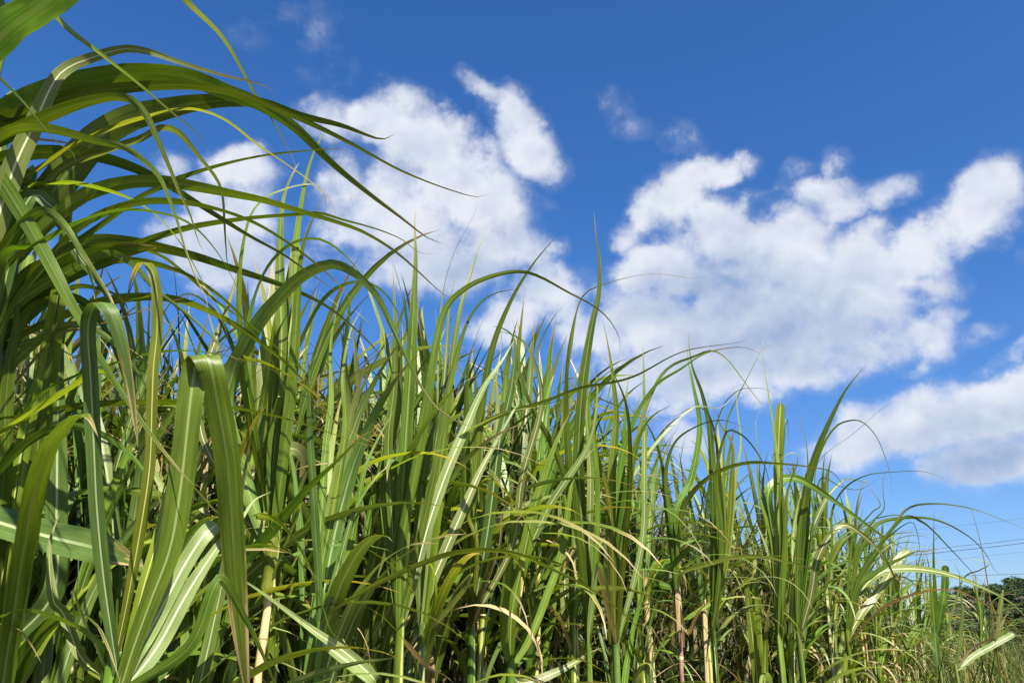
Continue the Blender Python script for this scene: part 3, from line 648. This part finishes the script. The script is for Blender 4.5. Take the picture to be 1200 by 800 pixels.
p_.leaf(750, '914,640 912,560 913,510 915,472', 12, 'y', 0, 5, 'blunt', 'top', wave=0)
p_.leaf(750, '911,640 913,560 907,505 899,452 893,410', 6, 'p', .05)
p_.leaf(750, '906,640 890,580 887,520 886,492', 6, 'g', .05)
p_.leaf(750, '910,660 905,620 900,580 912,563 935,561 965,578 1000,603 1030,625 1062,644', 13, 'g', -.1, 15, fold=.5, face='top')
p_.leaf(750, '920,640 922,580 935,540 930,530 918,535', 8, 'g', 0)
p_.leaf(750, '916,640 914,580 917,540 921,490 924,505 926,530', 4, 'g', .02)
q_ = Cane(938, 5.4, 735, 'cane right of the blunt leaf with one bold leaf leaning to upper right', 'sy', .015, 'g')
q_.leaf(750, '938,640 945,575 957,530 972,494 988,462 1004,440 1017,426', 11, 'g', 0, 10)
q_.leaf(750, '945,640 950,570 962,528 978,501 994,493 1010,494 1026,510 1036,532 1044,560', 5, 'g', .05)
q_.leaf(750, '950,640 955,560 964,535 1000,508 1042,473', 1.8, 'g', 0)
q_.leaf(750, '935,640 946,560 945,520 939,495', 5, 'g', 0)
q_.leaf(750, '938,670 950,625 968,585 984,566 996,561', 12, 'w', -.05, 8, 'taper', 'top', fold=.6)
q_.leaf(750, '948,650 955,600 962,560 985,570 1008,573', 5, 'g', 0)
q_.leaf(750, '950,700 960,650 985,616 1010,626 1034,650 1049,678 1056,704', 9, 'p', -.05, 15, 'taper', 'top')
q_.leaf(745, '965,700 975,640 975,600 990,572 1015,557 1045,553 1080,552 1102,559', 3, 'g', 0)
r_ = Cane(996, 6.2, 730, 'cane at the right end of the dense stand with broken pale leaf and arching tips', 'st', .017, 'y')
r_.leaf(755, '990,790 1012,770 1028,802', 7, 'y', -.05)
r_.leaf(750, '1000,735 1012,715 1024,700 1038,680 1052,656 1065,645', 10, 'p', -.05, 8, 'blunt', 'top')
r_.leaf(745, '1002,690 1020,660 1045,620 1065,595 1095,590 1130,594 1160,603 1190,615 1206,623', 4, 'p', .05)
r_.leaf(745, '1000,680 1010,640 1028,614 1055,607 1087,607 1113,615 1140,632 1156,650 1166,668', 5, 'g', .05)
r_.leaf(745, '1002,690 1030,640 1060,606 1080,611 1094,622 1112,641 1130,660 1152,684', 5, 'g', 0)
r_.leaf(745, '1000,680 1005,640 1024,610 1036,596 1035,578 1036,557', 5, 'g', 0)
r_.leaf(745, '995,680 1000,630 1022,600 1032,592 1022,575 1010,557', 4, 'g', 0)
r_.leaf(750, '1005,700 1030,672 1062,666 1095,669 1125,677 1158,691 1185,706 1204,724', 9, 'p', -.1, 20, 'taper', 'top')
r_.leaf(755, '1010,735 1035,712 1065,698 1095,691 1122,692 1150,705 1176,723 1204,744', 4, 't', -.15, tan='thin straw-coloured arching leaf')
r_.leaf(745, '1005,690 1020,675 1040,662 1060,652 1075,645 1085,646', 9, 'g', 0, 10)
r_.leaf(745, '1005,680 1030,640 1065,612 1075,625 1078,650', 4, 'g', 0)
s_ = Cane(1099, 7.2, 735, 'outlying cane in front of the hill with thin straight leaves', 'sy', .012, 'p')
s_.leaf(755, '1096,700 1094,650 1095,595', 5, 'g', 0)
s_.leaf(755, '1104,710 1107,690 1108,662', 9, 'g', 0, 5, 'blunt', 'top')
s_.leaf(755, '1092,700 1088,660 1082,640', 6, 'g', 0)
s_.leaf(790, '1098,770 1095,730 1093,690', 9, 'b', 0, 5, 'taper', 'top')
s_.leaf(755, '1110,740 1128,680 1148,668 1158,660 1130,650', 3, 'p', 0)
s2 = Cane(1118, 6.6, 775, 'short cane in the lower right corner with one pale broken leaf lying across', 'sp', .012, 'p')
s2.leaf(785, '1128,780 1142,768 1163,756 1188,742', 8, 'p', -.05, 10, 'blunt', 'top')
s2.leaf(785, '1126,740 1128,715 1125,690 1124,672', 5, 'p', 0)
s2.leaf(785, '1140,760 1165,745 1180,720 1200,700', 3, 't', 0, tan='thin dry leaf')
s3 = Cane(1168, 6.9, 785, 'single upright green blade standing at the far right edge', 'sy', .008, 'g')
s3.leaf(795, '1168,770 1170,740 1174,700 1176,690', 6, 'p', 0, 8, 'strap', 'top')
s3.leaf(795, '1168,760 1172,700 1180,694 1200,690 1215,684', 3, 'p', 0)
s3.leaf(795, '1165,740 1160,700 1150,640 1142,610 1136,595', 1.6, 't', 0, tan='dry brown flower stem')
''', 'canes', 'exec'))

# ------------------------------------------------------------------ canes behind, from a small stock of leaves
def stock_leaf(th0, droop, L, wid, seed, n=18, kind='taper', late=1.6):
    r = np.random.default_rng(seed); P = [np.zeros(3)]; th = R(th0); yaw = 0; ds = L/(n-1)
    for i in range(n-1):
        s = i/(n-2); th_ = R(th0)+R(droop)*s**late; yaw += r.normal()*.03
        P.append(P[-1]+ds*np.array([math.sin(th_)*math.cos(yaw), math.sin(th_)*math.sin(yaw), math.cos(th_)]))
    P = np.array(P); tw = R(r.uniform(-35, 35)); t = np.linspace(0, 1, n)
    T = np.gradient(P, axis=0); T /= np.linalg.norm(T, axis=1)[:, None]
    Y = np.tile([0, 1., 0], (n, 1)); Z = np.cross(T, Y)
    a = R(r.uniform(-15, 15))+tw*t**1.5*2; Wd = Y*np.cos(a)[:, None]+Z*np.sin(a)[:, None]
    V, Fc, U = ribbon(P, Wd, wid, kind, .3, .05, seed)
    return V, Fc, U
STK = {}
specs = [('up', [(3, 12), (5, 22), (7, 30), (4, 45), (9, 60), (6, 20)], 1.05), ('arch', [(14, 85), (18, 110), (12, 130), (22, 95), (10, 150), (26, 80)], 1.05),
         ('low', [(35, 110), (45, 90), (30, 140), (55, 90)], .8), ('hang', [(30, 165), (50, 130), (20, 170)], .7)]
for typ, lst, L in specs:
    STK[typ] = []
    for i, (a, b_) in enumerate(lst):
        STK[typ].append(stock_leaf(a, b_, L*random.uniform(.9, 1.1), .036 if typ != 'hang' else .022, i*17+len(typ), late=2.4 if typ in ('up',) else 1.5, kind='stock'))
STM = {(ty, i, mt): mesh('leaf_'+ty, *STK[ty][i], M[mt]) for ty in STK for i in range(len(STK[ty])) for mt in ('g', 'b', 'y', 'p', 't')}
SMESH = {(k, v): cane_mesh((0, 0, -.02), (0, 0, 1), .014, .010, .13, M[k], seed=v, bend=.06) for k in ('sy', 'st', 'sp', 'sg') for v in range(2)}
SHM = {k: sheath_mesh((0, 0, 0), (0, 0, 1), .018, .014, M[k], seed=3) for k in ('g', 'y', 't')}
canopy_x = [-200, 0, 100, 200, 330, 400, 500, 600, 700, 800, 850, 900, 1000, 1050, 1100, 1200, 1400]
canopy_y = [260, 320, 335, 330, 315, 335, 360, 372, 400, 475, 500, 525, 552, 596, 640, 712, 745]
def front(x): return 1/max(.058, .60-.00046*x)
LAB = {'sy': 'yellow-stalked', 'st': 'tan-stalked', 'sp': 'purple-stalked', 'sg': 'green-stalked'}
ZONE = [(-40, 'at the very left edge'), (40, 'behind the crossing leaves at left'), (110, 'left of the folded strap leaf'), (180, 'right of the folded strap leaf'), (250, 'behind the broad sunlit folded leaf'),
        (320, 'around the bare tan cane'), (390, 'behind the slim cane left of centre'), (450, 'left of the tallest pointed leaf'), (510, 'behind the tallest pointed leaf'),
        (560, 'right of the tallest pointed leaf'), (620, 'behind the leaf leaning right at centre'), (670, 'left of the lone spike'), (720, 'behind the lone spike'), (780, 'right of the lone spike'),
        (840, 'around the purple-banded cane'), (890, 'left of the blunt cut-off leaf'), (940, 'behind the blunt cut-off leaf'), (1000, 'behind the bold leaf leaning right'),
        (1060, 'at the right end of the dense stand'), (1120, 'in front of the hill'), (5000, 'near the far right edge')]
TONE = {'dark': (['g', 'g', 'b'], 'dark leaves'), 'yel': (['y', 'y', 'g'], 'yellowish leaves'), 'pale': (['p', 'b', 'p'], 'pale leaves'), 'mix': (['g', 'y', 'p', 'b'], 'mixed green leaves')}
def zone(x):
    for lim, z in ZONE:
        if x < lim: return z
used_zone = set()
def filler(px, depth, topy, size=1.0):
    p = at(px, 770, depth); x, y = p[0], p[1]
    t = (400-topy)/FPX; c, q = math.cos(PITCH), math.sin(PITCH); Htop = CAMH+y*(q+t*c)/(c-t*q)
    Lf = random.uniform(.95, 1.35)*size; crown = max(.35, Htop-Lf*.88)
    sm = random.choices(['sy', 'st', 'sp', 'sg'], [4, 2, 1, 4])[0]
    tall = topy < np.interp(px, canopy_x, canopy_y)+70
    tone = random.choices(list(TONE), [5, 3, 2, 3])[0]; pal = TONE[tone][0]
    lab = ('tall ' if tall else 'low ')+LAB[sm]+' cane with '+TONE[tone][1]+' '+zone(px)
    root = thing('sugarcane_plant', (x, y, 0), lab, 'sugar cane', 'canes filling the stand behind its front edge', random.uniform(0, 6.28))
    tilt = (random.gauss(0, .05), random.gauss(0, .05)); root.rotation_euler = (tilt[0], tilt[1], root.rotation_euler[2])
    s = link('stalk', SMESH[(sm, random.randint(0, 1))], root); s.scale = (1, 1, crown+.1)
    sh = link('leaf_sheath', SHM[random.choice(['g', 'y', 't', 'g'])], root); sh.location = (0, 0, crown*.62); sh.scale = (1, 1, crown*.4+.06)
    plane = 0.0
    def put(typ, z, az_, sc, mt=None, wsc=None):
        wsc = wsc or random.uniform(.8, 1.5)
        i = random.randrange(len(STK[typ])); mt = mt or random.choice(pal)
        o = link('leaf', STM[(typ, i, mt)], root); o.location = (0, 0, z); o.rotation_euler = (0, 0, az_); o.scale = (sc, sc*wsc, sc)
        if mt == 't': o['label'] = 'dry straw-coloured leaf'
    for k in range(random.randint(4, 5)): put('up', crown+random.uniform(-.12, .06), plane+math.pi*(k % 2)+random.gauss(0, .5), Lf*random.uniform(.75, 1.))
    for k in range(random.randint(5, 8) if tall else random.randint(3, 5)): put('arch', crown-random.uniform(.05, .45), random.gauss(0, 1.3)-root.rotation_euler[2], Lf*random.uniform(.7, 1.))
    for k in range(random.randint(1, 2)): put('low', crown*random.uniform(.45, .85), random.uniform(0, 6.28), Lf*random.uniform(.6, .95))
    for k in range(random.randint(1, 3)): put('hang', crown*random.uniform(.5, .95), random.uniform(0, 6.28), Lf*random.uniform(.7, 1.), 't' if random.random() < .7 else 'y')
for i in range(256):
    if i < 178:
        px = -140+1330*((i+random.random())/178)**.8; fd = front(px)
        depth = fd*1.06+random.choice([.15, .4, .8, 1.2, 1.7, 2.3])*(1+.12*fd)*.8+random.uniform(-.12, .12)
    else:
        px = random.uniform(880, 1165); fd = front(px); depth = fd*1.02+random.uniform(-.1, 3.2)
    cy = np.interp(px, canopy_x, canopy_y); q_ = random.random()
    low = i >= 178
    topy = cy+abs(random.gauss(0, 1))*45 if q_ < .45 else cy+random.uniform(60, 170) if q_ < .75 or low else cy+random.uniform(150, 330)
    filler(px, depth, min(topy, 765), 1.0 if q_ < .75 or low else .8)

# ------------------------------------------------------------------ masses nobody could count
def blades(n, place, length, width, lean, mat, name, label, cat, seed, segs=4):
    r = np.random.default_rng(seed); V = []; Fc = []; U = []
    for i in range(n):
        x, y, z = place(r); L = r.uniform(*length); wd = r.uniform(*width); a = r.uniform(0, 6.28); ln = r.uniform(*lean); z0 = len(V)
        d = np.array([math.cos(a), math.sin(a), 0]); w_ = np.array([-math.sin(a), math.cos(a), 0]); rot = r.uniform(-1, 1)
        w_ = w_*math.cos(rot)+d*math.sin(rot)
        th = r.uniform(.02, .35); P = np.array([x, y, z])
        for k in range(segs+1):
            s = k/segs; hw = wd*.5*(1-s**2)*(1 if k else .7)
            V += [P-w_*hw, P+w_*hw]; U += [(i+.2, s), (i+.8, s)]
            P = P+L/segs*(d*math.sin(th)+UPV*math.cos(th)); th += ln/segs
        Fc += [(z0+2*k, z0+2*k+1, z0+2*k+3, z0+2*k+2) for k in range(segs)]
    return link(name, mesh(name, V, Fc, U, mat), label=label, category=cat, kind='stuff')
def in_stand(lo, hi, zlo, zhi, back=2.6, start=.15):
    def f(r):
        px = r.uniform(lo, hi); d = front(px)*1.08+r.uniform(start, back); p = at(px, 770, d); return p[0], p[1], r.uniform(zlo, zhi)
    return f
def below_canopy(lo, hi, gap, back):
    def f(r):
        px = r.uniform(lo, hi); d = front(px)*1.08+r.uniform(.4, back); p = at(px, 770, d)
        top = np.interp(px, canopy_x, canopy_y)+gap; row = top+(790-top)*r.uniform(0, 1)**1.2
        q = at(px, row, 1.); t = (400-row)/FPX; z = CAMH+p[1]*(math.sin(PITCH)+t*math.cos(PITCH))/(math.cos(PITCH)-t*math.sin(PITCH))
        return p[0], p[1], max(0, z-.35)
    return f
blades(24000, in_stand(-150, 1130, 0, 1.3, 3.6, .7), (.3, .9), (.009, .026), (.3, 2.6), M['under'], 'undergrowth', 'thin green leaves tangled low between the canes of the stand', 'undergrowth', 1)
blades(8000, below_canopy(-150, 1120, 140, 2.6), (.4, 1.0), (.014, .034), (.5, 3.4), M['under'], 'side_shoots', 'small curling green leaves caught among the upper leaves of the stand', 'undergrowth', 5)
blades(8000, below_canopy(-150, 1130, 90, 2.4), (.15, .55), (.002, .008), (.5, 4.2), M['straw'], 'dry_trash', 'dry straw-coloured shreds of leaf caught between the canes', 'dry leaves', 2)
def weedy(r):
    px = r.uniform(1010, 1400); d = r.uniform(7., 24); p = at(px, 770, d); return p[0], p[1], 0.
blades(17000, weedy, (1.1, 2.3), (.010, .026), (.2, 2.2), M['weed'], 'tall_grass', 'rank yellow-green grass growing beyond the right end of the stand', 'grass', 3)
def near(r): return r.uniform(-5, 22), r.uniform(1.5, 40), 0.
blades(6000, near, (.1, .3), (.004, .009), (.3, 1.6), M['weed'], 'short_grass', 'short grass on the ground round the cane stand', 'grass', 4, 3)
